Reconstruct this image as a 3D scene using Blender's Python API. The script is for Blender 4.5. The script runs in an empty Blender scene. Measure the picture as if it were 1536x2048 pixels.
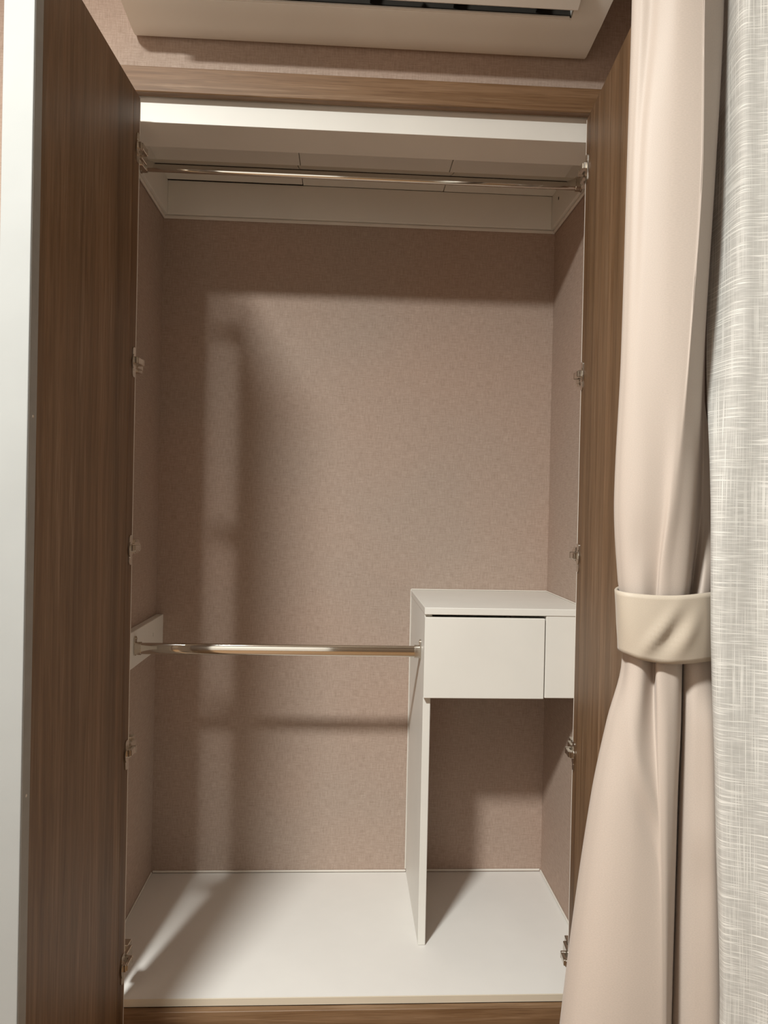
import bpy, bmesh, math, random
from mathutils import Vector, Matrix
random.seed(7)

# ------------------------------------------------------------------ camera, world, light, exposure
scene = bpy.context.scene
COL = scene.collection
F_PX, W_PX, H_PX = 1480.0, 1536.0, 2048.0
yaw, pitch, roll = math.radians(2.9633), math.radians(-0.3637), math.radians(1.1991)
fwd = Vector((math.sin(yaw) * math.cos(pitch), math.cos(yaw) * math.cos(pitch), math.sin(pitch)))
rt0 = Vector((math.cos(yaw), -math.sin(yaw), 0.0))
up0 = rt0.cross(fwd)
rt = math.cos(roll) * rt0 + math.sin(roll) * up0
up = -math.sin(roll) * rt0 + math.cos(roll) * up0
cam_data = bpy.data.cameras.new('camera')
cam = bpy.data.objects.new('camera', cam_data)
COL.objects.link(cam)
cam.matrix_world = Matrix(((rt.x, up.x, -fwd.x, -0.02695), (rt.y, up.y, -fwd.y, -1.57815),
                           (rt.z, up.z, -fwd.z, 1.04901), (0, 0, 0, 1)))
cam_data.sensor_fit = 'VERTICAL'
cam_data.sensor_height = 36.0
cam_data.lens = F_PX / H_PX * 36.0
cam_data.clip_start = 0.02
scene.camera = cam

world = bpy.data.worlds.new('world')
scene.world = world
world.use_nodes = True
world.node_tree.nodes['Background'].inputs[0].default_value = (0.02, 0.022, 0.03, 1)
world.node_tree.nodes['Background'].inputs[1].default_value = 0.3

vs = scene.view_settings
vs.view_transform = 'Standard'
vs.look = 'None'
vs.gamma = 1.0
vs.exposure = 0.0
vs.use_curve_mapping = False
scene.cycles.use_denoising = True
scene.cycles.max_bounces = 10
scene.cycles.diffuse_bounces = 6
scene.cycles.glossy_bounces = 5
scene.cycles.transparent_max_bounces = 12

LAMP = Vector((-0.82, -1.65, 2.488))      # the one lamp of the room, flat ceiling panel
LAMP_SIZE = 0.28
LAMP_POWER = 110.0
LAMP_COLOR = (0.985, 1.0, 0.955)

# ------------------------------------------------------------------ helpers
def mesh_obj(name, bm, mat, parent=None, smooth=False):
    me = bpy.data.meshes.new(name)
    bmesh.ops.recalc_face_normals(bm, faces=bm.faces)
    if smooth:
        for f in bm.faces:
            f.smooth = True
    bm.to_mesh(me)
    bm.free()
    o = bpy.data.objects.new(name, me)
    COL.objects.link(o)
    if mat:
        me.materials.append(mat)
    if parent:
        o.parent = parent
        o.matrix_parent_inverse = parent.matrix_world.inverted()
    return o

def smooth_angle(o, deg=35):
    me = o.data
    for p in me.polygons:
        p.use_smooth = True
    me.set_sharp_from_angle(angle=math.radians(deg))
    return o

def empty(name, loc, label, cat, group=None):
    o = bpy.data.objects.new(name, None)
    COL.objects.link(o)
    o.empty_display_size = 0.05
    o.location = loc
    o.matrix_world = Matrix.Translation(loc)
    o['label'] = label
    o['category'] = cat
    if group:
        o['group'] = group
    return o

def tag(o, label, cat, group=None):
    o['label'] = label
    o['category'] = cat
    if group:
        o['group'] = group
    return o

def structure(o, label=None):
    o['kind'] = 'structure'
    if label:
        o['label'] = label
    return o

def box(bm, x0, x1, y0, y1, z0, z1, bevel=0.0, seg=1):
    vs_ = [bm.verts.new((x, y, z)) for x in (x0, x1) for y in (y0, y1) for z in (z0, z1)]
    idx = ((0, 1, 3, 2), (4, 6, 7, 5), (0, 4, 5, 1), (2, 3, 7, 6), (0, 2, 6, 4), (1, 5, 7, 3))
    fs = [bm.faces.new([vs_[i] for i in f]) for f in idx]
    if bevel:
        es = list({e for f in fs for e in f.edges})
        bmesh.ops.bevel(bm, geom=es, offset=bevel, segments=seg, affect='EDGES', profile=0.5)
    return bm

def board(name, dims, mat, parent=None, bevel=0.0012):
    bm = bmesh.new()
    box(bm, *dims, bevel=bevel)
    return mesh_obj(name, bm, mat, parent)

def loft(bm, rings, close=True, cap=True):
    vr = [[bm.verts.new(p) for p in r] for r in rings]
    n = len(vr[0])
    for a, b in zip(vr[:-1], vr[1:]):
        for i in range(n if close else n - 1):
            j = (i + 1) % n
            bm.faces.new((a[i], a[j], b[j], b[i]))
    if cap and close:
        bm.faces.new(list(reversed(vr[0])))
        bm.faces.new(vr[-1])
    return vr

def oval(h, w, n=28, p=3.2):
    """superellipse outline in (y, z), h tall in z, w deep in y"""
    pts = []
    for i in range(n):
        t = 2 * math.pi * i / n
        c, s = math.cos(t), math.sin(t)
        pts.append((0.5 * w * math.copysign(abs(c) ** (2 / p), c), 0.5 * h * math.copysign(abs(s) ** (2 / 2.2), s)))
    return pts

def cat_rom(pts, n):
    """Catmull-Rom through a list of tuples, n steps for each span"""
    out = []
    m = len(pts)
    for i in range(m - 1):
        p0, p1, p2, p3 = pts[max(i - 1, 0)], pts[i], pts[i + 1], pts[min(i + 2, m - 1)]
        for k in range(n):
            t = k / n
            t2, t3 = t * t, t * t * t
            out.append(tuple(0.5 * (2 * b + (c - a) * t + (2 * a - 5 * b + 4 * c - d) * t2 + (3 * b - a - 3 * c + d) * t3)
                             for a, b, c, d in zip(p0, p1, p2, p3)))
    out.append(tuple(pts[-1]))
    return out

def hermite_rows(rows, zs):
    """rows [(z, [(x, y)...])] sorted by falling z, smooth monotone-ish interpolation at the heights zs"""
    res = []
    Z = [r[0] for r in rows]
    n = len(rows[0][1])
    def slope(i, k, c):
        if i == 0 or i == len(rows) - 1:
            return 0.0 if i == 0 else (rows[i][1][k][c] - rows[i - 1][1][k][c]) / (Z[i] - Z[i - 1])
        d0 = (rows[i][1][k][c] - rows[i - 1][1][k][c]) / (Z[i] - Z[i - 1])
        d1 = (rows[i + 1][1][k][c] - rows[i][1][k][c]) / (Z[i + 1] - Z[i])
        if d0 * d1 <= 0:
            return 0.0
        return 2 * d0 * d1 / (d0 + d1)
    for z in zs:
        i = 0
        while i < len(Z) - 2 and z < Z[i + 1]:
            i += 1
        h = Z[i + 1] - Z[i]
        t = (z - Z[i]) / h
        h00, h10 = 2 * t ** 3 - 3 * t * t + 1, t ** 3 - 2 * t * t + t
        h01, h11 = -2 * t ** 3 + 3 * t * t, t ** 3 - t * t
        res.append([tuple(h00 * rows[i][1][k][c] + h10 * h * slope(i, k, c) + h01 * rows[i + 1][1][k][c] + h11 * h * slope(i + 1, k, c)
                          for c in (0, 1)) for k in range(n)])
    return res

# ------------------------------------------------------------------ materials
class NT:
    def __init__(self, name):
        self.m = bpy.data.materials.new(name)
        self.m.use_nodes = True
        self.t = self.m.node_tree
        self.b = self.t.nodes['Principled BSDF']
        self.out = self.t.nodes['Material Output']
    def n(self, kind, **kw):
        nd = self.t.nodes.new(kind)
        for k, v in kw.items():
            if k in nd.inputs:
                nd.inputs[k].default_value = v
            else:
                setattr(nd, k, v)
        return nd
    def l(self, a, b):
        self.t.links.new(a, b)
    def mapped(self, scale, coord='Object', rot=(0, 0, 0)):
        tc = self.n('ShaderNodeTexCoord')
        mp = self.n('ShaderNodeMapping')
        mp.inputs['Scale'].default_value = scale
        mp.inputs['Rotation'].default_value = rot
        self.l(tc.outputs[coord], mp.inputs['Vector'])
        return mp.outputs['Vector']
    def noise(self, vec, scale=1.0, detail=3.0, rough=0.55, dist=0.0):
        nd = self.n('ShaderNodeTexNoise')
        nd.inputs['Scale'].default_value = scale
        nd.inputs['Detail'].default_value = detail
        nd.inputs['Roughness'].default_value = rough
        nd.inputs['Distortion'].default_value = dist
        self.l(vec, nd.inputs['Vector'])
        return nd.outputs['Fac']
    def ramp(self, fac, stops):
        r = self.n('ShaderNodeValToRGB')
        el = r.color_ramp.elements
        while len(el) < len(stops):
            el.new(0.5)
        for e, (p, c) in zip(el, stops):
            e.position = p
            e.color = (*c, 1) if len(c) == 3 else c
        self.l(fac, r.inputs['Fac'])
        return r.outputs['Color']
    def mix(self, a, b, fac=0.5, mode='MIX'):
        m = self.n('ShaderNodeMix', data_type='RGBA', blend_type=mode)
        for src, k in ((a, 6), (b, 7)):
            if hasattr(src, 'node'):
                self.l(src, m.inputs[k])
            else:
                m.inputs[k].default_value = (*src, 1)
        if hasattr(fac, 'node'):
            self.l(fac, m.inputs[0])
        else:
            m.inputs[0].default_value = fac
        return m.outputs[2]
    def math(self, op, a, b=0.0):
        m = self.n('ShaderNodeMath', operation=op)
        for src, k in ((a, 0), (b, 1)):
            if hasattr(src, 'node'):
                self.l(src, m.inputs[k])
            else:
                m.inputs[k].default_value = src
        return m.outputs[0]
    def bump(self, h, strength=0.2, dist=0.001):
        b = self.n('ShaderNodeBump')
        b.inputs['Strength'].default_value = strength
        b.inputs['Distance'].default_value = dist
        self.l(h, b.inputs['Height'])
        self.l(b.outputs['Normal'], self.b.inputs['Normal'])
    def base(self, c):
        if hasattr(c, 'node'):
            self.l(c, self.b.inputs['Base Color'])
        else:
            self.b.inputs['Base Color'].default_value = (*c, 1)
    def set(self, rough=0.5, metal=0.0, spec=0.5, **kw):
        self.b.inputs['Roughness'].default_value = rough
        self.b.inputs['Metallic'].default_value = metal
        self.b.inputs['Specular IOR Level'].default_value = spec
        for k, v in kw.items():
            self.b.inputs[k].default_value = v

def white_mat(name, c=(0.78, 0.76, 0.71), rough=0.45, spec=0.35):
    t = NT(name)
    v = t.mapped((1, 1, 1))
    n = t.noise(v, 6.0, 4.0)
    t.base(t.ramp(n, [(0.25, tuple(x * 0.965 for x in c)), (0.75, tuple(min(x * 1.02, 1) for x in c))]))
    g = t.noise(v, 420.0, 2.0)
    t.bump(g, 0.05, 0.0004)
    t.set(rough, 0, spec)
    return t.m

def wallpaper():
    t = NT('linen_wallpaper')
    tc = t.n('ShaderNodeTexCoord')
    # horizontal coordinate x+y so that side walls carry the weave too
    sep = t.n('ShaderNodeSeparateXYZ')
    t.l(tc.outputs['Object'], sep.inputs[0])
    h = t.math('ADD', sep.outputs[0], t.math('MULTIPLY', sep.outputs[1], 0.93))
    def stretched(sh, sz, detail):
        cmb = t.n('ShaderNodeCombineXYZ')
        t.l(t.math('MULTIPLY', h, sh), cmb.inputs[0])
        t.l(t.math('MULTIPLY', sep.outputs[2], sz), cmb.inputs[1])
        return t.noise(cmb.outputs[0], 1.0, detail, 0.6)
    weft = stretched(38.0, 420.0, 2.0)
    warp = stretched(420.0, 38.0, 2.0)
    fine = stretched(300.0, 300.0, 1.0)
    s = t.math('ADD', t.math('MULTIPLY', weft, 0.42), t.math('ADD', t.math('MULTIPLY', warp, 0.42), t.math('MULTIPLY', fine, 0.16)))
    col = t.ramp(s, [(0.34, (0.335, 0.255, 0.207)), (0.5, (0.415, 0.322, 0.265)), (0.66, (0.485, 0.385, 0.325))])
    big = stretched(1.6, 1.6, 2.0)
    col = t.mix(col, t.ramp(big, [(0.35, (0.97, 0.99, 1.0)), (0.65, (1.04, 0.99, 0.97))]), 1.0, 'MULTIPLY')
    t.base(col)
    t.bump(s, 0.22, 0.0008)
    t.set(0.85, 0, 0.15)
    return t.m

def wood(name, axis, tint=(1, 1, 1), seed=0.0):
    """laminate with grain along the axis 'z' (doors), 'x' (rails)"""
    t = NT(name)
    tc = t.n('ShaderNodeTexCoord')
    sep = t.n('ShaderNodeSeparateXYZ')
    t.l(tc.outputs['Object'], sep.inputs[0])
    X, Y, Z = sep.outputs
    if axis == 'z':
        across, along = t.math('ADD', Y, t.math('MULTIPLY', X, 0.35)), Z
    else:
        across, along = t.math('ADD', Z, t.math('MULTIPLY', Y, 0.6)), X
    def st(sa, sl, detail, dist=0.0, off=0.0):
        cmb = t.n('ShaderNodeCombineXYZ')
        t.l(t.math('MULTIPLY', across, sa), cmb.inputs[0])
        t.l(t.math('MULTIPLY', along, sl), cmb.inputs[1])
        cmb.inputs[2].default_value = seed + off
        return t.noise(cmb.outputs[0], 1.0, detail, 0.6, dist)
    bands = st(20.0, 0.30, 3.0, 0.3, 1.0)
    grain = st(60.0, 2.2, 5.0, 1.4, 2.0)
    pores = st(460.0, 10.0, 2.0, 0.0, 3.0)
    a = t.ramp(grain, [(0.28, (0.140, 0.075, 0.034)), (0.48, (0.180, 0.104, 0.053)), (0.60, (0.205, 0.124, 0.068)), (0.72, (0.27, 0.178, 0.110))])
    b = t.ramp(bands, [(0.33, (0.74, 0.72, 0.68)), (0.5, (1.0, 1.0, 1.0)), (0.68, (1.22, 1.22, 1.24))])
    c = t.mix(a, b, 1.0, 'MULTIPLY')
    p = t.ramp(pores, [(0.36, (0.72, 0.68, 0.64)), (0.5, (1, 1, 1))])
    c = t.mix(c, p, 0.8, 'MULTIPLY')
    c = t.mix(c, tint, 1.0, 'MULTIPLY')
    t.base(c)
    t.bump(pores, 0.12, 0.0006)
    t.set(0.5, 0, 0.35)
    return t.m

def metal(name, c, rough):
    t = NT(name)
    v = t.mapped((3, 260, 260))
    n = t.noise(v, 1.0, 2.0)
    r = t.ramp(n, [(0.3, (rough * 0.85,) * 3), (0.7, (rough * 1.2,) * 3)])
    t.l(r, t.b.inputs['Roughness'])
    t.base(c)
    t.b.inputs['Metallic'].default_value = 1.0
    return t.m

def plain(name, c, rough=0.6, spec=0.3, var=0.08, scale=40.0):
    t = NT(name)
    n = t.noise(t.mapped((1, 1, 1)), scale, 3.0)
    t.base(t.ramp(n, [(0.3, tuple(x * (1 - var) for x in c)), (0.7, tuple(min(1, x * (1 + var)) for x in c))]))
    t.set(rough, 0, spec)
    return t.m

def satin(name, k=(1, 1, 1)):
    t = NT(name)
    v = t.mapped((1, 1, 1), 'UV')
    weave = t.noise(t.mapped((900, 900, 1), 'UV'), 1.0, 1.0)
    soft = t.noise(v, 3.0, 2.0)
    c = t.ramp(soft, [(0.3, (0.435 * k[0], 0.371 * k[1], 0.323 * k[2])), (0.7, (0.457 * k[0], 0.389 * k[1], 0.338 * k[2]))])
    c = t.mix(c, t.ramp(weave, [(0.3, (0.95, 0.95, 0.95)), (0.7, (1.04, 1.04, 1.04))]), 1.0, 'MULTIPLY')
    t.base(c)
    t.bump(weave, 0.08, 0.0004)
    t.set(0.55, 0, 0.35)
    t.b.inputs['Sheen Weight'].default_value = 0.15
    t.b.inputs['Sheen Roughness'].default_value = 0.4
    return t.m

def sheer_mat():
    t = NT('slub_voile')
    def st(su, sv, detail=2.0, dist=0.0):
        return t.noise(t.mapped((su, sv, 1), 'UV'), 1.0, detail, 0.6, dist)
    weft = st(18.0, 640.0, 2.0, 0.1)
    warp = st(980.0, 9.0, 1.0)
    slub = st(40.0, 240.0, 2.0)
    zone = st(30.0, 5.0, 1.0)
    lines = t.math('MAXIMUM', t.ramp(weft, [(0.52, (0, 0, 0)), (0.66, (1, 1, 1))]), t.math('MULTIPLY', t.ramp(warp, [(0.52, (0, 0, 0)), (0.64, (1, 1, 1))]), t.ramp(zone, [(0.4, (0.25, 0.25, 0.25)), (0.6, (0.9, 0.9, 0.9))])))
    s = t.math('ADD', t.math('MULTIPLY', lines, 0.62), t.math('MULTIPLY', slub, 0.38))
    col = t.ramp(s, [(0.12, (0.545, 0.535, 0.505)), (0.35, (0.61, 0.60, 0.57)), (0.6, (0.69, 0.68, 0.645)), (0.85, (0.82, 0.81, 0.77))])
    t.base(col)
    t.bump(s, 0.2, 0.0006)
    t.set(0.75, 0, 0.2)
    tr = t.n('ShaderNodeBsdfTranslucent')
    t.l(col, tr.inputs['Color'])
    tp = t.n('ShaderNodeBsdfTransparent')
    m1 = t.n('ShaderNodeMixShader')
    m1.inputs[0].default_value = 0.22
    t.l(t.b.outputs[0], m1.inputs[1])
    t.l(tr.outputs[0], m1.inputs[2])
    m2 = t.n('ShaderNodeMixShader')
    gap = t.ramp(s, [(0.12, (0.16, 0.16, 0.16)), (0.35, (0.06, 0.06, 0.06)), (0.6, (0, 0, 0))])
    t.l(gap, m2.inputs[0])
    t.l(m1.outputs[0], m2.inputs[1])
    t.l(tp.outputs[0], m2.inputs[2])
    t.l(m2.outputs[0], t.out.inputs['Surface'])
    return t.m

def emitter(name, c, strength):
    t = NT(name)
    t.base((0.9, 0.9, 0.9))
    t.b.inputs['Emission Color'].default_value = (*c, 1)
    t.b.inputs['Emission Strength'].default_value = strength
    return t.m

M = dict(
    paper=wallpaper(),
    white=white_mat('white_laminate'),
    floorwhite=white_mat('white_floor_board', (0.76, 0.735, 0.70), 0.5, 0.3),
    cream=white_mat('cream_edge_band', (0.66, 0.58, 0.46), 0.5, 0.3),
    caulk=white_mat('white_caulk', (0.74, 0.70, 0.64), 0.6, 0.25),
    profile=white_mat('white_door_profile', (0.80, 0.80, 0.78), 0.4, 0.35),
    acplastic=white_mat('white_plastic', (0.86, 0.84, 0.79), 0.45, 0.35),
    ceilpaint=white_mat('ceiling_paint', (0.78, 0.76, 0.72), 0.9, 0.1),
    wood=wood('brown_wood_laminate', 'z', (1.0, 1.0, 1.0), 0.0),
    woodr=wood('brown_wood_laminate_second', 'z', (1.0, 1.0, 1.0), 5.3),
    woodx=wood('brown_wood_rail_laminate', 'x', (1.12, 1.1, 1.08), 9.1),
    floorwood=wood('oak_floor', 'x', (1.25, 1.25, 1.2), 3.0),
    chrome=metal('chrome', (0.74, 0.71, 0.65), 0.07),
    nickel=metal('nickel', (0.62, 0.57, 0.50), 0.22),
    grey=plain('grey_edge_strip', (0.30, 0.29, 0.27), 0.5, 0.3, 0.05),
    dark=plain('dark_cavity', (0.02, 0.018, 0.016), 0.8, 0.1),
    black=plain('black_plastic', (0.03, 0.03, 0.03), 0.5, 0.3),
    cavity=plain('dark_outlet', (0.045, 0.04, 0.034), 0.7, 0.2),
    taupe=plain('taupe_wall', (0.17, 0.125, 0.09), 0.8, 0.2),
    edge=plain('light_grey_edge', (0.30, 0.305, 0.298), 0.55, 0.25, 0.03, 8.0),
    woodh=wood('brown_wood_hinge_strip', 'z', (0.84, 0.80, 0.76), 2.2),
    satin=satin('pink_satin'),
    band=satin('beige_pink_satin', (0.99, 1.0, 0.93)),
    sheer=sheer_mat(),
)

# ------------------------------------------------------------------ the room
XL_, XR_, YF_, ZF_, ZC_ = -1.75, 0.64, -3.30, -0.11, 2.52   # left wall, right wall, wall behind the camera, floor, ceiling
ZCL_TOP = 1.985
XO, ZO = 0.585, 1.9504                                      # niche of the wardrobe

structure(board('floor', (XL_ - .1, XR_ + .1, YF_ - .1, .75, ZF_ - .1, ZF_), M['floorwood'], None, 0), 'brown wooden room floor')
structure(board('ceiling', (XL_ - .1, XR_ + .1, YF_ - .1, .75, ZC_, ZC_ + .1), M['ceilpaint'], None, 0), 'white room ceiling')
structure(board('wall_left', (XL_ - .1, XL_, YF_, 0, ZF_, ZC_), M['paper'], None, 0), 'pink linen wallpaper wall on the left')
bm = bmesh.new()
box(bm, XL_ - .1, -XO, 0, .70, ZF_, ZC_)
box(bm, XO, XR_ + .1, 0, .70, ZF_, ZC_)
box(bm, -XO, XO, 0, .0060, ZO - 0.012, ZC_)
box(bm, -XO, XO, .0060, .70, ZCL_TOP, ZC_)
box(bm, -XO, XO, .58, .70, ZF_, ZCL_TOP)
structure(mesh_obj('wall_back', bm, M['paper']), 'pink linen wallpaper wall above the wardrobe')
WY0, WY1, WZ0, WZ1 = -2.5, -0.80, 0.75, 2.15
bm = bmesh.new()
box(bm, XR_, XR_ + .1, YF_, WY0, ZF_, ZC_)
box(bm, XR_, XR_ + .1, WY1, 0, ZF_, ZC_)
box(bm, XR_, XR_ + .1, WY0, WY1, ZF_, WZ0)
box(bm, XR_, XR_ + .1, WY0, WY1, WZ1, ZC_)
structure(mesh_obj('wall_right', bm, M['paper']), 'pink linen wallpaper wall with the window')
structure(board('wall_front', (XL_ - .1, XR_ + .1, YF_ - .1, YF_, ZF_, ZC_), M['taupe'], None, 0), 'taupe wall behind the camera')
glass = NT('window_glass'); glass.base((0.03, 0.035, 0.05)); glass.set(0.05, 0, 0.5)
bm = bmesh.new()
for a in ((WY0, WY0 + .05), (WY1 - .05, WY1), (-1.675, -1.625)):
    box(bm, XR_ + .03, XR_ + .08, a[0], a[1], WZ0, WZ1)
for a in ((WZ0, WZ0 + .05), (WZ1 - .05, WZ1)):
    box(bm, XR_ + .03, XR_ + .08, WY0 + .05, WY1 - .05, a[0], a[1])
win = structure(mesh_obj('window_1', bm, M['profile']), 'white framed window behind the sheer curtain')
for a in ((WY0 + .05, -1.675), (-1.625, WY1 - .05)):
    board('pane', (XR_ + .05, XR_ + .06, a[0], a[1], WZ0 + .05, WZ1 - .05), glass.m, win, 0)
rdoor = structure(board('added_reflection_door', (-1.0, -.12, YF_, YF_ + .03, ZF_, 1.98), M['profile'], None, .002), 'invented white door behind the camera, added for its reflection in the rods')  # invented door, added so the chrome rods mirror a white patch
board('added_door_handle', (-.22, -.18, YF_ + .03, YF_ + .07, .85, .89), M['nickel'], rdoor, .004)

# ceiling lamp (out of frame, lights the scene)
lamp = empty('ceiling_light', (LAMP.x, LAMP.y, ZC_), 'round flat white ceiling lamp over the left of the room', 'lamp')
def disc(name, r, z0, z1, mat, parent):
    bm = bmesh.new()
    rings = [[(LAMP.x + rr * math.cos(2 * math.pi * i / 40), LAMP.y + rr * math.sin(2 * math.pi * i / 40), z) for i in range(40)]
             for rr, z in ((r, z1), (r, z0))]
    loft(bm, rings)
    return mesh_obj(name, bm, mat, parent)
disc('base', 0.15, LAMP.z + .016, ZC_, M['profile'], lamp)
disc('diffuser', 0.135, LAMP.z + .004, LAMP.z + .016, emitter('lamp_diffuser', LAMP_COLOR, 6.0), lamp)
ld = bpy.data.lights.new('lamp_light', 'AREA')
ld.shape = 'DISK'; ld.size = LAMP_SIZE; ld.energy = LAMP_POWER; ld.color = LAMP_COLOR
ld.spread = math.radians(168)
lo = bpy.data.objects.new('lamp_light', ld)
COL.objects.link(lo)
lo.location = LAMP
lo.parent = lamp
lo.matrix_parent_inverse = lamp.matrix_world.inverted()

# ------------------------------------------------------------------ wardrobe carcass
IX0, IX1, IYB = -0.5558, 0.5608, 0.5406       # inner faces of the sides and of the back
ZB, ZCL = 1.8495, 1.9524                      # bottom of the apron band, inner ceiling
SX = 0.502                                    # inner edge of the front posts
wr = empty('wardrobe', (0, 0.25, ZF_), 'built-in wardrobe with two open brown wooden doors, pink lining and white floor', 'wardrobe')
board('back_lining', (IX0 - .015, IX1 + .015, IYB, IYB + .015, -.014, 1.937), M['paper'], wr, 0)
board('side_lining', (IX0 - .015, IX0, .0, IYB, -.014, 1.937), M['paper'], wr, 0)
board('side_lining', (IX1, IX1 + .015, .0, IYB, -.014, 1.937), M['paper'], wr, 0)
fl = board('floor_board', (IX0, IX1, 0.0012, IYB, -.0145, 0), M['floorwhite'], wr, 0)
fl['label'] = 'white floor board of the wardrobe'
lip = board('floor_edge', (-SX, SX, -.0012, .0012, -.0155, .0004), M['cream'], wr, .0004)
lip['label'] = 'cream edge band along the front of the white floor'
for s in (-1, 1):
    xa, xb = (IX0 + .001, -SX) if s < 0 else (SX, IX1 - .001)
    board('front_post', (xa, xb, .0, .016, .0005, 1.8495), M['white'], wr, .0008)
# wooden face frame
board('bottom_rail', (-XO + .002, XO - .002, -.018, -.0013, ZF_ + .001, -.016), M['woodx'], wr, .001)
board('top_rail', (-XO + .002, XO - .002, -.020, -.0002, 1.898, ZO), M['woodx'], wr, .0015)
for s in (-1, 1):
    xa, xb = (-XO + .002, -SX) if s < 0 else (SX, XO - .002)
    board('stile', (xa, xb, -.018, -.0013, -.0155, 1.8975), M['wood'], wr, .001)
cl = board('caulk_line', (-XO + .002, XO - .002, -.006, -.0002, ZO + .0003, ZO + .0032), M['caulk'], wr, .0008)
# raised white ceiling with the apron band around it
board('front_beam', (IX0 + .001, IX1 - .001, .0085, .1149, 1.8483, 1.9365), M['white'], wr, .0015)
board('beam_edge_strip', (IX0 + .001, IX1 - .001, .0068, .0084, 1.8483, 1.9365), M['white'], wr, .0004)
T = .0138
board('back_apron', (IX0 + T, IX1 - T, IYB - T, IYB - .0005, ZB + .0085, ZCL), M['white'], wr, .0012)
board('side_apron', (IX0 + .0005, IX0 + T, .1155, IYB - .0005, ZB + .0085, ZCL), M['white'], wr, .0012)
rap = board('side_apron', (IX1 - T, IX1 - .0005, .1155, IYB - .0005, ZB + .0085, ZCL), M['white'], wr, .0012)
hole = board('screw_hole', (IX1 - T - .0006, IX1 - T + .001, .457, .463, 1.915, 1.923), M['dark'], rap, .0003)
board('cove_strip', (IX0 + .0005, IX1 - .0005, IYB - .007, IYB - .0005, ZB - .001, ZB + .008), M['caulk'], wr, .002)
board('cove_strip', (IX0 + .0005, IX0 + .007, .1155, IYB - .0075, ZB - .001, ZB + .008), M['caulk'], wr, .002)
board('cove_strip', (IX1 - .007, IX1 - .0005, .1155, IYB - .0075, ZB - .001, ZB + .008), M['caulk'], wr, .002)
cx = [IX0 + .0005, -.166, .2325, IX1 - .0005]
ends = [IYB - T - .005, IYB - T - .0006, IYB - T - .0012]
for i in range(3):
    cp = board('ceiling_panel', (cx[i] + .0009, cx[i + 1] - .0009, .1155, ends[i], ZCL - .0006 * (i == 2), ZCL + .012), M['white'], wr, .0007)
board('void_shade_sheet', (IX0, IX1, .1155, IYB - .0005, ZCL + .014, ZCL + .02), M['dark'], wr, 0)  # dark sheet standing in for the shade seen through the panel gaps
# caulk seams along the floor, each lifted a little so a dark joint shows under it
UX0, UX1 = .167, .185                          # upright panel of the drawer unit
board('caulk_seam', (IX0 + .004, UX0 - .0006, IYB - .004, IYB - .0003, .0022, .0075), M['caulk'], wr, .0012)
board('caulk_seam', (UX1 + .0006, IX1 - .004, IYB - .004, IYB - .0003, .0030, .0085), M['caulk'], wr, .0012)
board('caulk_seam', (IX1 - .0045, IX1 - .0003, .03, IYB - .006, .0028, .0085), M['caulk'], wr, .0012)
board('caulk_seam', (IX0 + .0003, IX0 + .0035, .03, IYB - .006, .0022, .0070), M['caulk'], wr, .0012)
rod_board = board('rod_mounting_board', (IX0 + .0006, IX0 + .0205, .020, IYB - .0006, .645, .7345), M['white'], wr, .0012)
rod_board['label'] = 'white mounting board of the lower rod'
board('nail_mark', (IX0 + .0200, IX0 + .0208, .430, .4325, .690, .700), M['grey'], rod_board, .0002)

# ------------------------------------------------------------------ doors (children of the wardrobe) with their hinges
HZ = [1.766, 1.335, 0.956, 0.541, 0.105]
def stadium(w, h, r, n=6):
    pts = []
    for cxs, cz, a0 in ((w / 2 - r, h / 2 - r, 0), (-w / 2 + r, h / 2 - r, 90), (-w / 2 + r, -h / 2 + r, 180), (w / 2 - r, -h / 2 + r, 270)):
        for k in range(n + 1):
            a = math.radians(a0 + 90 * k / n)
            pts.append((cxs + r * math.cos(a), cz + r * math.sin(a)))
    return pts

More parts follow.
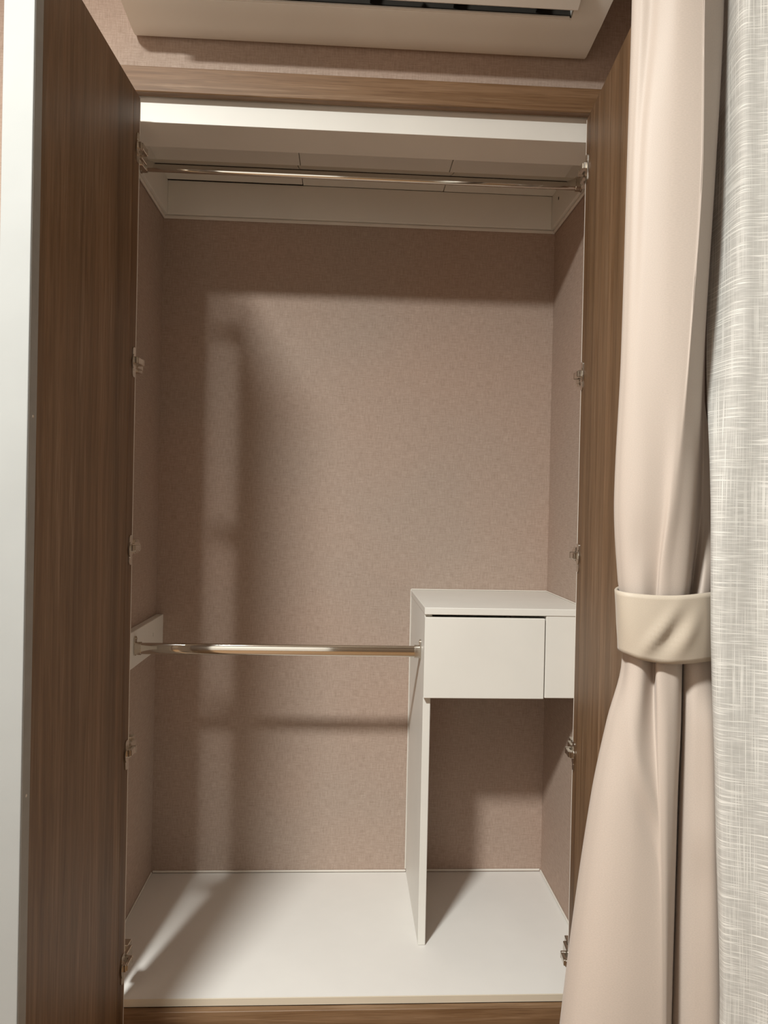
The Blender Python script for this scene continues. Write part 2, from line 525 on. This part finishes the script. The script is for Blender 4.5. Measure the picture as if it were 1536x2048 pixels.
def make_door(side, hx, hy, ang, width, z0, z1, mat):
    """side -1 left, +1 right; local u runs from the hinge end to the free end, w away from the opening (outwards)"""
    ca, sa = math.cos(math.radians(ang)), math.sin(math.radians(ang))
    def W(u, w, z):
        # left door leans outwards towards the camera (ang > 0), inner face looks to +x; mirrored on the right
        du, dw = (Vector((-sa, -ca, 0)), Vector((-ca, sa, 0)))
        if side > 0:
            du, dw = (Vector((sa, -ca, 0)), Vector((ca, sa, 0)))
        p = Vector((hx, hy, 0)) + du * u + dw * w
        return Vector((p.x, p.y, z))
    def dbox(name, u0, u1, w0, w1, za, zb, m, parent, bev=.001):
        bm = bmesh.new()
        box(bm, u0, u1, w0, w1, za, zb, bevel=bev)
        for v in bm.verts:
            v.co = W(*v.co)
        return mesh_obj(name, bm, m, parent)
    T_ = 0.0295
    d = dbox('door', 0.0395, width - .026, 0, T_, z0, z1, mat, wr, .0006)
    dbox('hinge_strip', .0012, .0388, 0, T_, z0, z1, M['woodh'], d, .0006)
    dbox('edge_band', -.0022, .0010, -.0002, T_ + .0003, z0, z1, M['caulk'], d, .0010)
    g = dbox('edge_strip', width - .0257, width - .0012, -.0006, .0035, z0, z1, M['grey'], d, .0006)
    g['label'] = 'grey strip along the free edge of the door'
    p = dbox('edge_profile', width - .0012, width + .001, 0.0, .044, z0, z1, M['edge'], d, .0008)
    p['label'] = 'pale grey free edge of the door'
    dbox('edge_profile_back', width - .0257, width - .0014, .0315, .044, z0, z1, M['profile'], d, .0006)
    dbox('outer_skin', .0012, width - .026, T_ + .0004, T_ + .0016, z0, z1, M['profile'], d, .0003)
    for zz in (0.62, 1.17, .13) if side < 0 else ():
        dbox('screw_head', width - .016, width - .0118, -.0012, -.0004, zz - .0022, zz + .0022, M['nickel'], d, .0004)
    for k, hz in enumerate(HZ):
        bm = bmesh.new()
        # cup flange lying on the inner face
        fl_ = stadium(.0155, .060, .006)
        loft(bm, [[W(.0135 + a, w, hz - .004 + b) for a, b in fl_] for w in (-.0002, -.0022)])
        # raised rim of the cup
        cu = [(.0105 * math.cos(2 * math.pi * i / 20), .0165 * math.sin(2 * math.pi * i / 20)) for i in range(20)]
        loft(bm, [[W(.0150 + a, w, hz - .004 + b) for a, b in cu] for w in (-.002, -.0034)])
        # crank arm: out of the cup, then back into the wardrobe along the inside of the post
        def hb(u0, u1, w0, w1, za, zb, bev=.0012):
            s0 = set(bm.verts)
            box(bm, u0, u1, w0, w1, za, zb, bevel=bev)
            for v in bm.verts:
                if v not in s0:
                    v.co = W(*v.co)
        hb(.006, .0200, -.0098, -.0024, hz - .0070, hz + .0070)
        hb(-.012, .0170, -.0125, -.0050, hz - .0064, hz + .0064)
        hb(-.0165, -.0095, -.0128, .0040, hz - .0072, hz + .0072)     # knuckle behind the door edge
        hb(-.046, -.0130, -.0010, .0070, hz - .0110, hz + .0110)
        hb(-.060, -.036, .0050, .0315, hz - .0150, hz + .0150, .001)  # mounting block to the post
        hb(-.064, -.046, .0290, .0318, hz - .024, hz + .024, .0008)   # mounting plate
        mesh_obj('hinge', bm, M['nickel'], d)
    return d

ldoor = make_door(-1, -.4605, -.045, 2.8, .452, -.085, 1.869, M['wood'])
ldoor['label'] = 'left door opened outwards, brown wood inside'
rdoor2 = make_door(+1, .4610, -.045, -4.5, .452, -.085, 1.870, M['woodr'])
rdoor2['label'] = 'right door opened outwards, brown wood inside'

# ------------------------------------------------------------------ hanging rods
def rod(name, x0, x1, y, z, h, label, top_neck):
    r = empty(name, ((x0 + x1) / 2, y, z), label, 'rod', 'chrome hanging rods in the wardrobe')
    pr = oval(h, h * .52)
    bm = bmesh.new()
    loft(bm, [[(x, y + a, z + b) for a, b in pr] for x in (x0 + .004, x1 - .004)])
    smooth_angle(mesh_obj('tube', bm, M['chrome'], r), 50)
    for s, xw in ((1, x0), (-1, x1)):
        bm = bmesh.new()
        st_ = stadium(h * .62, h * 1.75, h * .28)
        loft(bm, [[(xw + s * e, y + a, z + h * .22 + b) for a, b in st_] for e in (.0004, .0034)])
        po, pi_ = oval(h * 1.16, h * .70), oval(h * 1.02, h * .55)
        loft(bm, [[(xw + s * e, y + a, z + b) for a, b in po] for e in (.003, .016)])
        bo = [(.0032 * math.cos(2 * math.pi * i / 12), .0032 * math.sin(2 * math.pi * i / 12)) for i in range(12)]
        loft(bm, [[(xw + s * e, y + a, z + h * .86 + b) for a, b in bo] for e in (.003, .0056)])
        smooth_angle(mesh_obj('rod_bracket', bm, M['nickel'], r), 40)
    return r
rod('hanging_rod', IX0 + .0206, UX0, .256, .692, .0275, 'short lower chrome hanging rod running to the drawer unit', True)
rod('hanging_rod', IX0 + T, IX1 - T, .256, 1.869, .0300, 'long upper chrome hanging rod under the wardrobe ceiling', True)

# ------------------------------------------------------------------ drawer unit
du = empty('drawer_unit', (.36, .35, 0), 'white corner drawer unit on a tall upright panel in the wardrobe', 'drawer unit')
YPF, YUF = .1825, .1645
board('upright_panel', (UX0, UX1, YPF, IYB - .0006, .0004, .7965), M['white'], du, .0012)
board('top_board', (UX0 - .002, IX1 - .0006, YUF, IYB - .0006, .7970, .8138), M['white'], du, .0012)
dr = board('drawer', (UX0 - .001, .4545, YUF + .0005, YPF - .0008,   .5985, .7905), M['white'], du, .0012)
dr['label'] = 'white drawer front without handle'
bm = bmesh.new()
box(bm, UX1 + .012, UX1 + .024, YPF, .50, .612, .75)
box(bm, .425, .437, YPF, .50, .612, .75)
box(bm, UX1 + .024, .425, .488, .50, .612, .75)
box(bm, UX1 + .024, .425, YPF, .488, .612, .620)
mesh_obj('drawer_box', bm, M['white'], dr)
board('filler_panel', (.4572, IX1 - .0006, YUF + .002, YPF - .0008, .6005, .7966), M['white'], du, .0010)
board('inner_partition', (.4572, .4732, YPF, IYB - .0008, .6005, .7966), M['white'], du, .0008)
board('caulk_seam', (UX0 - .0035, UX0 - .0002, IYB - .0035, IYB - .0004, .010, .8150), M['caulk'], du, .0010)
board('caulk_seam', (UX0 - .0020, IX1 - .001, IYB - .0045, IYB - .0004, .8142, .8172), M['caulk'], du, .0010)
board('caulk_seam', (IX1 - .0045, IX1 - .0004, YUF + .01, IYB - .005, .8142, .8172), M['caulk'], du, .0010)

# ------------------------------------------------------------------ air conditioner above the wardrobe
ac = empty('air_conditioner', (0, -.1, 2.015), 'white wall air conditioner with open louver above the wardrobe', 'air conditioner')
def xw(z):
    t = max(0.0, min(1.0, (z - 2.014) / .10))
    t = t * t * (3 - 2 * t) * .6 + t * .4
    return -.4840 - .030 * t, .4650 + .034 * t
FULL = [(-.0005, 2.027), (-.010, 2.018), (-.022, 2.0145), (-.055, 2.0165), (-.090, 2.0225), (-.104, 2.0228), (-.118, 2.0262),
        (-.150, 2.040), (-.182, 2.058), (-.204, 2.078), (-.214, 2.105), (-.215, 2.16), (-.208, 2.23), (-.190, 2.275), (-.160, 2.297), (-.12, 2.304), (-.0005, 2.304)]
SL0, SL1 = -.4170, .4010
def acx(z, side, inset=0.0):
    a, b = xw(z)
    return a + inset if side < 0 else b - inset
bm = bmesh.new()
for side, xi in ((-1, SL0), (1, SL1)):
    cen = (-.11, 2.16)
    ring_out = [(acx(z, side, .006), cen[0] + (y - cen[0]) * .985, cen[1] + (z - cen[1]) * .985) for y, z in FULL]
    ring_2 = [(acx(z, side, .0015), y, z) for y, z in FULL]
    ring_3 = [(acx(z, side, .010), y, z) for y, z in FULL]
    ring_in = [(xi, y, z) for y, z in FULL]
    loft(bm, [ring_out, ring_2, ring_3, ring_in])
OPEN = FULL[9:] + FULL[:7] + [(-.1200, 2.0300)]
loft(bm, [[(x, y, z) for y, z in OPEN] for x in (SL0, SL1)], close=False)
body = smooth_angle(mesh_obj('body', bm, M['acplastic'], ac), 24)
bm = bmesh.new()
CAV = [(-.1198, 2.0298), (-.1130, 2.046), (-.098, 2.085), (-.120, 2.125), (-.165, 2.118), (-.195, 2.090), (-.2035, 2.0785)]
loft(bm, [[(x, y, z) for y, z in CAV] for x in (SL0 + .0004, SL1 - .0004)], close=False)
mesh_obj('outlet_cavity', bm, M['cavity'], ac)
board('outlet_lip', (SL0 + .003, SL1 - .004, -.1235, -.1195, 2.0268, 2.0315), M['acplastic'], ac, .0008)
bm = bmesh.new()
LPR = [(-.150, 2.0245), (-.1535, 2.0232), (-.172, 2.0320), (-.196, 2.0480), (-.208, 2.0620), (-.2050, 2.0640), (-.1935, 2.0515), (-.170, 2.0360)]
loft(bm, [[(x, y, z) for y, z in LPR] for x in (-.4140, .4040)])
lv = mesh_obj('louver', bm, M['acplastic'], ac)
for xx in (-.4135, -.16, .085, .320, .4010):
    bm = bmesh.new()
    pts = [(-.150, 2.026), (-.172, 2.036), (-.165, 2.052), (-.148, 2.060), (-.142, 2.045)]
    loft(bm, [[(x, y, z) for y, z in pts] for x in (xx, xx + .0025)])
    mesh_obj('louver_arm', bm, M['acplastic'], lv)
for k in range(5):
    xx = -.33 + k * .165
    board('air_vane', (xx, xx + .002, -.158, -.116, 2.040, 2.084), M['black'], ac, 0)

# ------------------------------------------------------------------ curtains
DRAPE=[
 (2.5150,[(0.3825,-0.535),(0.3539,-0.572),(0.3615,-0.587),(0.377,-0.593),(0.3873,-0.604),(0.4011,-0.616),(0.4276,-0.6205),(0.4342,-0.618),(0.4816,-0.577),(0.4816,-0.56),(0.4832,-0.548),(0.482,-0.543),(0.4809,-0.538),(0.4758,-0.532)]),
 (1.7381,[(0.3818,-0.535),(0.3532,-0.572),(0.3586,-0.587),(0.3714,-0.593),(0.3813,-0.604),(0.3992,-0.616),(0.4282,-0.6205),(0.4348,-0.618),(0.4785,-0.577),(0.4799,-0.56),(0.4815,-0.548),(0.4803,-0.543),(0.4791,-0.538),(0.4747,-0.532)]),
 (1.5374,[(0.3803,-0.535),(0.3518,-0.572),(0.3527,-0.588),(0.3603,-0.595),(0.3693,-0.605),(0.3954,-0.617),(0.4293,-0.6225),(0.4359,-0.62),(0.4724,-0.578),(0.4764,-0.56),(0.478,-0.548),(0.4768,-0.543),(0.4755,-0.538),(0.4725,-0.532)]),
 (1.2689,[(0.3812,-0.535),(0.3498,-0.572),(0.3493,-0.59),(0.3561,-0.599),(0.367,-0.606),(0.3909,-0.617),(0.4177,-0.6235),(0.4242,-0.621),(0.4566,-0.585),(0.4717,-0.56),(0.4763,-0.552),(0.4771,-0.546),(0.4771,-0.54),(0.4775,-0.53)]),
 (1.0668,[(0.3774,-0.535),(0.3448,-0.572),(0.3437,-0.59),(0.3515,-0.602),(0.3676,-0.611),(0.3927,-0.616),(0.4008,-0.6235),(0.4146,-0.62),(0.4414,-0.605),(0.4696,-0.56),(0.4788,-0.556),(0.4875,-0.556),(0.5007,-0.55),(0.511,-0.53)]),
 (0.9588,[(0.3806,-0.545),(0.3512,-0.575),(0.3496,-0.592),(0.3559,-0.604),(0.3695,-0.611),(0.3916,-0.607),(0.3923,-0.6165),(0.4047,-0.6175),(0.4313,-0.61),(0.4574,-0.57),(0.4605,-0.584),(0.466,-0.59),(0.4848,-0.578),(0.5031,-0.545)]),
 (0.8979,[(0.3836,-0.552),(0.3603,-0.577),(0.358,-0.59),(0.3609,-0.602),(0.3735,-0.608),(0.3925,-0.602),(0.3929,-0.612),(0.4082,-0.613),(0.4269,-0.608),(0.4456,-0.58),(0.4474,-0.594),(0.4584,-0.597),(0.4762,-0.584),(0.4992,-0.55)]),
 (0.8438,[(0.3863,-0.545),(0.3591,-0.576),(0.3575,-0.591),(0.3596,-0.605),(0.3731,-0.612),(0.3939,-0.6),(0.3907,-0.617),(0.4054,-0.619),(0.4236,-0.612),(0.4444,-0.575),(0.4382,-0.597),(0.4521,-0.604),(0.4773,-0.59),(0.505,-0.55)]),
 (0.7625,[(0.3733,-0.535),(0.3407,-0.574),(0.3396,-0.594),(0.3486,-0.61),(0.3663,-0.62),(0.3914,-0.612),(0.3913,-0.623),(0.4034,-0.626),(0.4232,-0.614),(0.4456,-0.572),(0.4367,-0.6),(0.4477,-0.617),(0.4752,-0.614),(0.5144,-0.55)]),
 (0.6607,[(0.359,-0.525),(0.3227,-0.57),(0.322,-0.596),(0.3348,-0.615),(0.3594,-0.626),(0.389,-0.626),(0.3939,-0.63),(0.404,-0.63),(0.4206,-0.616),(0.4448,-0.57),(0.4347,-0.602),(0.4486,-0.62),(0.4759,-0.62),(0.5158,-0.555)]),
 (0.3559,[(0.3317,-0.51),(0.2907,-0.56),(0.2905,-0.596),(0.3109,-0.62),(0.3445,-0.634),(0.3871,-0.64),(0.4,-0.641),(0.4069,-0.636),(0.4212,-0.614),(0.4407,-0.575),(0.4297,-0.606),(0.4505,-0.628),(0.4844,-0.628),(0.5268,-0.56)]),
 (-0.1050,[(0.2987,-0.51),(0.252,-0.56),(0.2524,-0.596),(0.282,-0.62),(0.3265,-0.634),(0.3848,-0.64),(0.4074,-0.641),(0.4104,-0.636),(0.4219,-0.614),(0.4357,-0.575),(0.4237,-0.606),(0.4528,-0.628),(0.4947,-0.628),(0.5401,-0.56)]),
]
SHEER=[
 (2.5150,[(0.4938,-0.52),(0.4956,-0.546),(0.4807,-0.6),(0.4799,-0.63),(0.4981,-0.636),(0.5134,-0.642),(0.5121,-0.66)]),
 (1.7226,[(0.4938,-0.52),(0.4956,-0.546),(0.4807,-0.6),(0.4799,-0.63),(0.4981,-0.636),(0.5134,-0.642),(0.5121,-0.66)]),
 (1.5270,[(0.4907,-0.525),(0.4905,-0.552),(0.4817,-0.605),(0.483,-0.632),(0.5018,-0.638),(0.5157,-0.644),(0.5156,-0.66)]),
 (1.2654,[(0.4723,-0.566),(0.4736,-0.582),(0.4759,-0.622),(0.4866,-0.636),(0.5058,-0.64),(0.5203,-0.646),(0.522,-0.66)]),
 (1.0684,[(0.458,-0.616),(0.457,-0.626),(0.4666,-0.636),(0.4865,-0.64),(0.5055,-0.642),(0.5228,-0.65),(0.5237,-0.665)]),
 (0.9038,[(0.459,-0.622),(0.4579,-0.632),(0.4658,-0.64),(0.4857,-0.644),(0.5061,-0.648),(0.5233,-0.656),(0.5247,-0.67)]),
 (0.6727,[(0.4676,-0.628),(0.4651,-0.638),(0.4678,-0.648),(0.4846,-0.656),(0.5036,-0.662),(0.5192,-0.672),(0.5216,-0.684)]),
 (0.3756,[(0.4703,-0.648),(0.4691,-0.654),(0.4713,-0.662),(0.4863,-0.668),(0.5025,-0.676),(0.5166,-0.688),(0.5187,-0.7)]),
 (-0.1050,[(0.4703,-0.648),(0.4691,-0.654),(0.4713,-0.662),(0.4863,-0.668),(0.5025,-0.676),(0.5166,-0.688),(0.5187,-0.7)]),
]
TIE = [  # x top, x bottom, y, z top, z bottom
    (.6120, .6120, -.5460, .9150, .8750), (.5400, .5400, -.5300, .9420, .8580), (.4600, .4620, -.5200, .9470, .8600), (.4000, .4040, -.5230, .9470, .8630),
 (0.3629,0.3691,-0.5520,0.9448,0.8628),
 (0.3483,0.3544,-0.5740,0.9428,0.8612),
 (0.3407,0.3467,-0.6000,0.9436,0.8614),
 (0.3476,0.3536,-0.6160,0.9428,0.8593),
 (0.3682,0.3703,-0.6250,0.9416,0.8547),
 (0.3933,0.3955,-0.6290,0.9411,0.8518),
 (0.4206,0.4228,-0.6280,0.9420,0.8519),
 (0.4447,0.4469,-0.6200,0.9434,0.8524),
 (0.4676,0.4698,-0.6070,0.9443,0.8519),
 (0.4838,0.4861,-0.5970,0.9461,0.8521),
 (0.5092,0.5115,-0.5780,0.9499,0.8554),
 (.5600, .5600, -.5600, .9400, .8600), (.6120, .6120, -.5470, .9150, .8750)]
def cloth(name, rows, nseg, zs, mat, thick, ripple=None):
    rr = hermite_rows(rows, zs)
    bm = bmesh.new()
    uvl = bm.loops.layers.uv.new('UVMap')
    grid, us = [], []
    base = None
    for z, r in zip(zs, rr):
        pts = cat_rom(r, nseg)
        if ripple:
            pts = [ripple(i / (len(pts) - 1), z, p) for i, p in enumerate(pts)]
        if base is None:
            base = [0.0]
            ref = cat_rom(rows[len(rows) // 2][1], nseg)
            for a, b in zip(ref[:-1], ref[1:]):
                base.append(base[-1] + math.hypot(a[0] - b[0], a[1] - b[1]))
        grid.append([bm.verts.new((p[0], p[1], z)) for p in pts])
    for j in range(len(zs) - 1):
        for i in range(len(base) - 1):
            f = bm.faces.new((grid[j][i], grid[j][i + 1], grid[j + 1][i + 1], grid[j + 1][i]))
            f.smooth = True
            for lp, (ii, jj) in zip(f.loops, ((i, j), (i + 1, j), (i + 1, j + 1), (i, j + 1))):
                lp[uvl].uv = (base[ii], zs[jj])
    me = bpy.data.meshes.new(name)
    bm.to_mesh(me)
    bm.free()
    o = bpy.data.objects.new(name, me)
    COL.objects.link(o)
    me.materials.append(mat)
    if thick:
        md = o.modifiers.new('thickness', 'SOLIDIFY')
        md.thickness = thick
        md.offset = 0
    return o

def gauss(x, c, s):
    return math.exp(-((x - c) / s) ** 2)

def drape_ripple(t, z, p):
    """soft pinches above and below the tie"""
    d = 0.0
    d += .0045 * gauss(z, .78, .06) * gauss(t, .36, .05)
    d -= .0040 * gauss(z, .72 - .9 * (t - .30), .030) * gauss(t, .33, .07)
    d += .0035 * gauss(z, .69 - .8 * (t - .30), .025) * gauss(t, .35, .06)
    d += .0030 * gauss(z, 1.00, .04) * gauss(t, .30, .06)
    d -= .0025 * gauss(z, .62, .04) * gauss(t, .86, .05)
    d += .0025 * gauss(z, .55, .05) * gauss(t, .84, .05)
    return (p[0], p[1] + d)

zs = []
z = 2.515
while z > -.105:
    zs.append(z)
    z -= .012 if (.55 < z < 1.15) else .03
zs.append(-.105)
drape = cloth('curtain', DRAPE, 9, zs, M['satin'], .0018, drape_ripple)
tag(drape, 'pale pink satin curtain gathered by a tieback beside the right door', 'curtain')

sh_rows = []
for z, r in SHEER:
    rest = []
    x, y = r[-1]
    for k in range(1, 55):                 # the pleats run on along the window towards the camera
        y -= .034
        rest.append((.530 + (.028 if k % 2 else -.016), y))
    sh_rows.append((z, r + rest))
zs2 = [2.515 - i * .058 for i in range(45)] + [-.105]
sheer = cloth('sheer_curtain', sh_rows, 6, zs2, M['sheer'], 0)
tag(sheer, 'white slubbed sheer curtain hanging along the window at right', 'curtain')

# tieback: one band around the drape that runs to a hook on the window wall
top = cat_rom([(a, y, zt) for a, b, y, zt, zb in TIE], 6)
bot = cat_rom([(b, y, zb) for a, b, y, zt, zb in TIE], 6)
bm = bmesh.new()
uvl = bm.loops.layers.uv.new('UVMap')
NV = 14
g = []
ln = [0.0]
for a, b in zip(top[:-1], top[1:]):
    ln.append(ln[-1] + math.dist(a, b))
for i, (a, b) in enumerate(zip(top, bot)):
    row = []
    for k in range(NV + 1):
        t = k / NV
        x, y, z = (a[c] + (b[c] - a[c]) * t for c in range(3))
        s = ln[i]
        # shallow diagonal creases
        w = .0045 * gauss(s - .375 - .06 * (.6 - t), 0, .008) * gauss(t, .55, .35)
        w += .0040 * gauss(s - .415 - .05 * (.6 - t), 0, .012) * gauss(t, .6, .3)
        w -= .0045 * gauss(s - .396 - .06 * (.6 - t), 0, .012) * gauss(t, .6, .3)
        w -= .0030 * gauss(s - .315 + .03 * (.6 - t), 0, .012) * gauss(t, .6, .3)
        w += .0022 * math.sin(math.pi * t)
        row.append(bm.verts.new((x, y - w, z)))
    g.append(row)
for i in range(len(g) - 1):
    for k in range(NV):
        f = bm.faces.new((g[i][k], g[i + 1][k], g[i + 1][k + 1], g[i][k + 1]))
        f.smooth = True
        for lp, (ii, kk) in zip(f.loops, ((i, k), (i + 1, k), (i + 1, k + 1), (i, k + 1))):
            lp[uvl].uv = (ln[ii], kk / NV * .09)
me = bpy.data.meshes.new('curtain_tieback')
bm.to_mesh(me); bm.free()
tie = bpy.data.objects.new('curtain_tieback', me)
COL.objects.link(tie)
me.materials.append(M['band'])
md = tie.modifiers.new('thickness', 'SOLIDIFY'); md.thickness = .0035; md.offset = 0
tag(tie, 'wide pink fabric tieback wrapped around the satin curtain', 'tieback')
hook = board('tieback_hook', (.600, XR_ - .0003, -.552, -.540, .885, .905), M['nickel'], tie, .003)
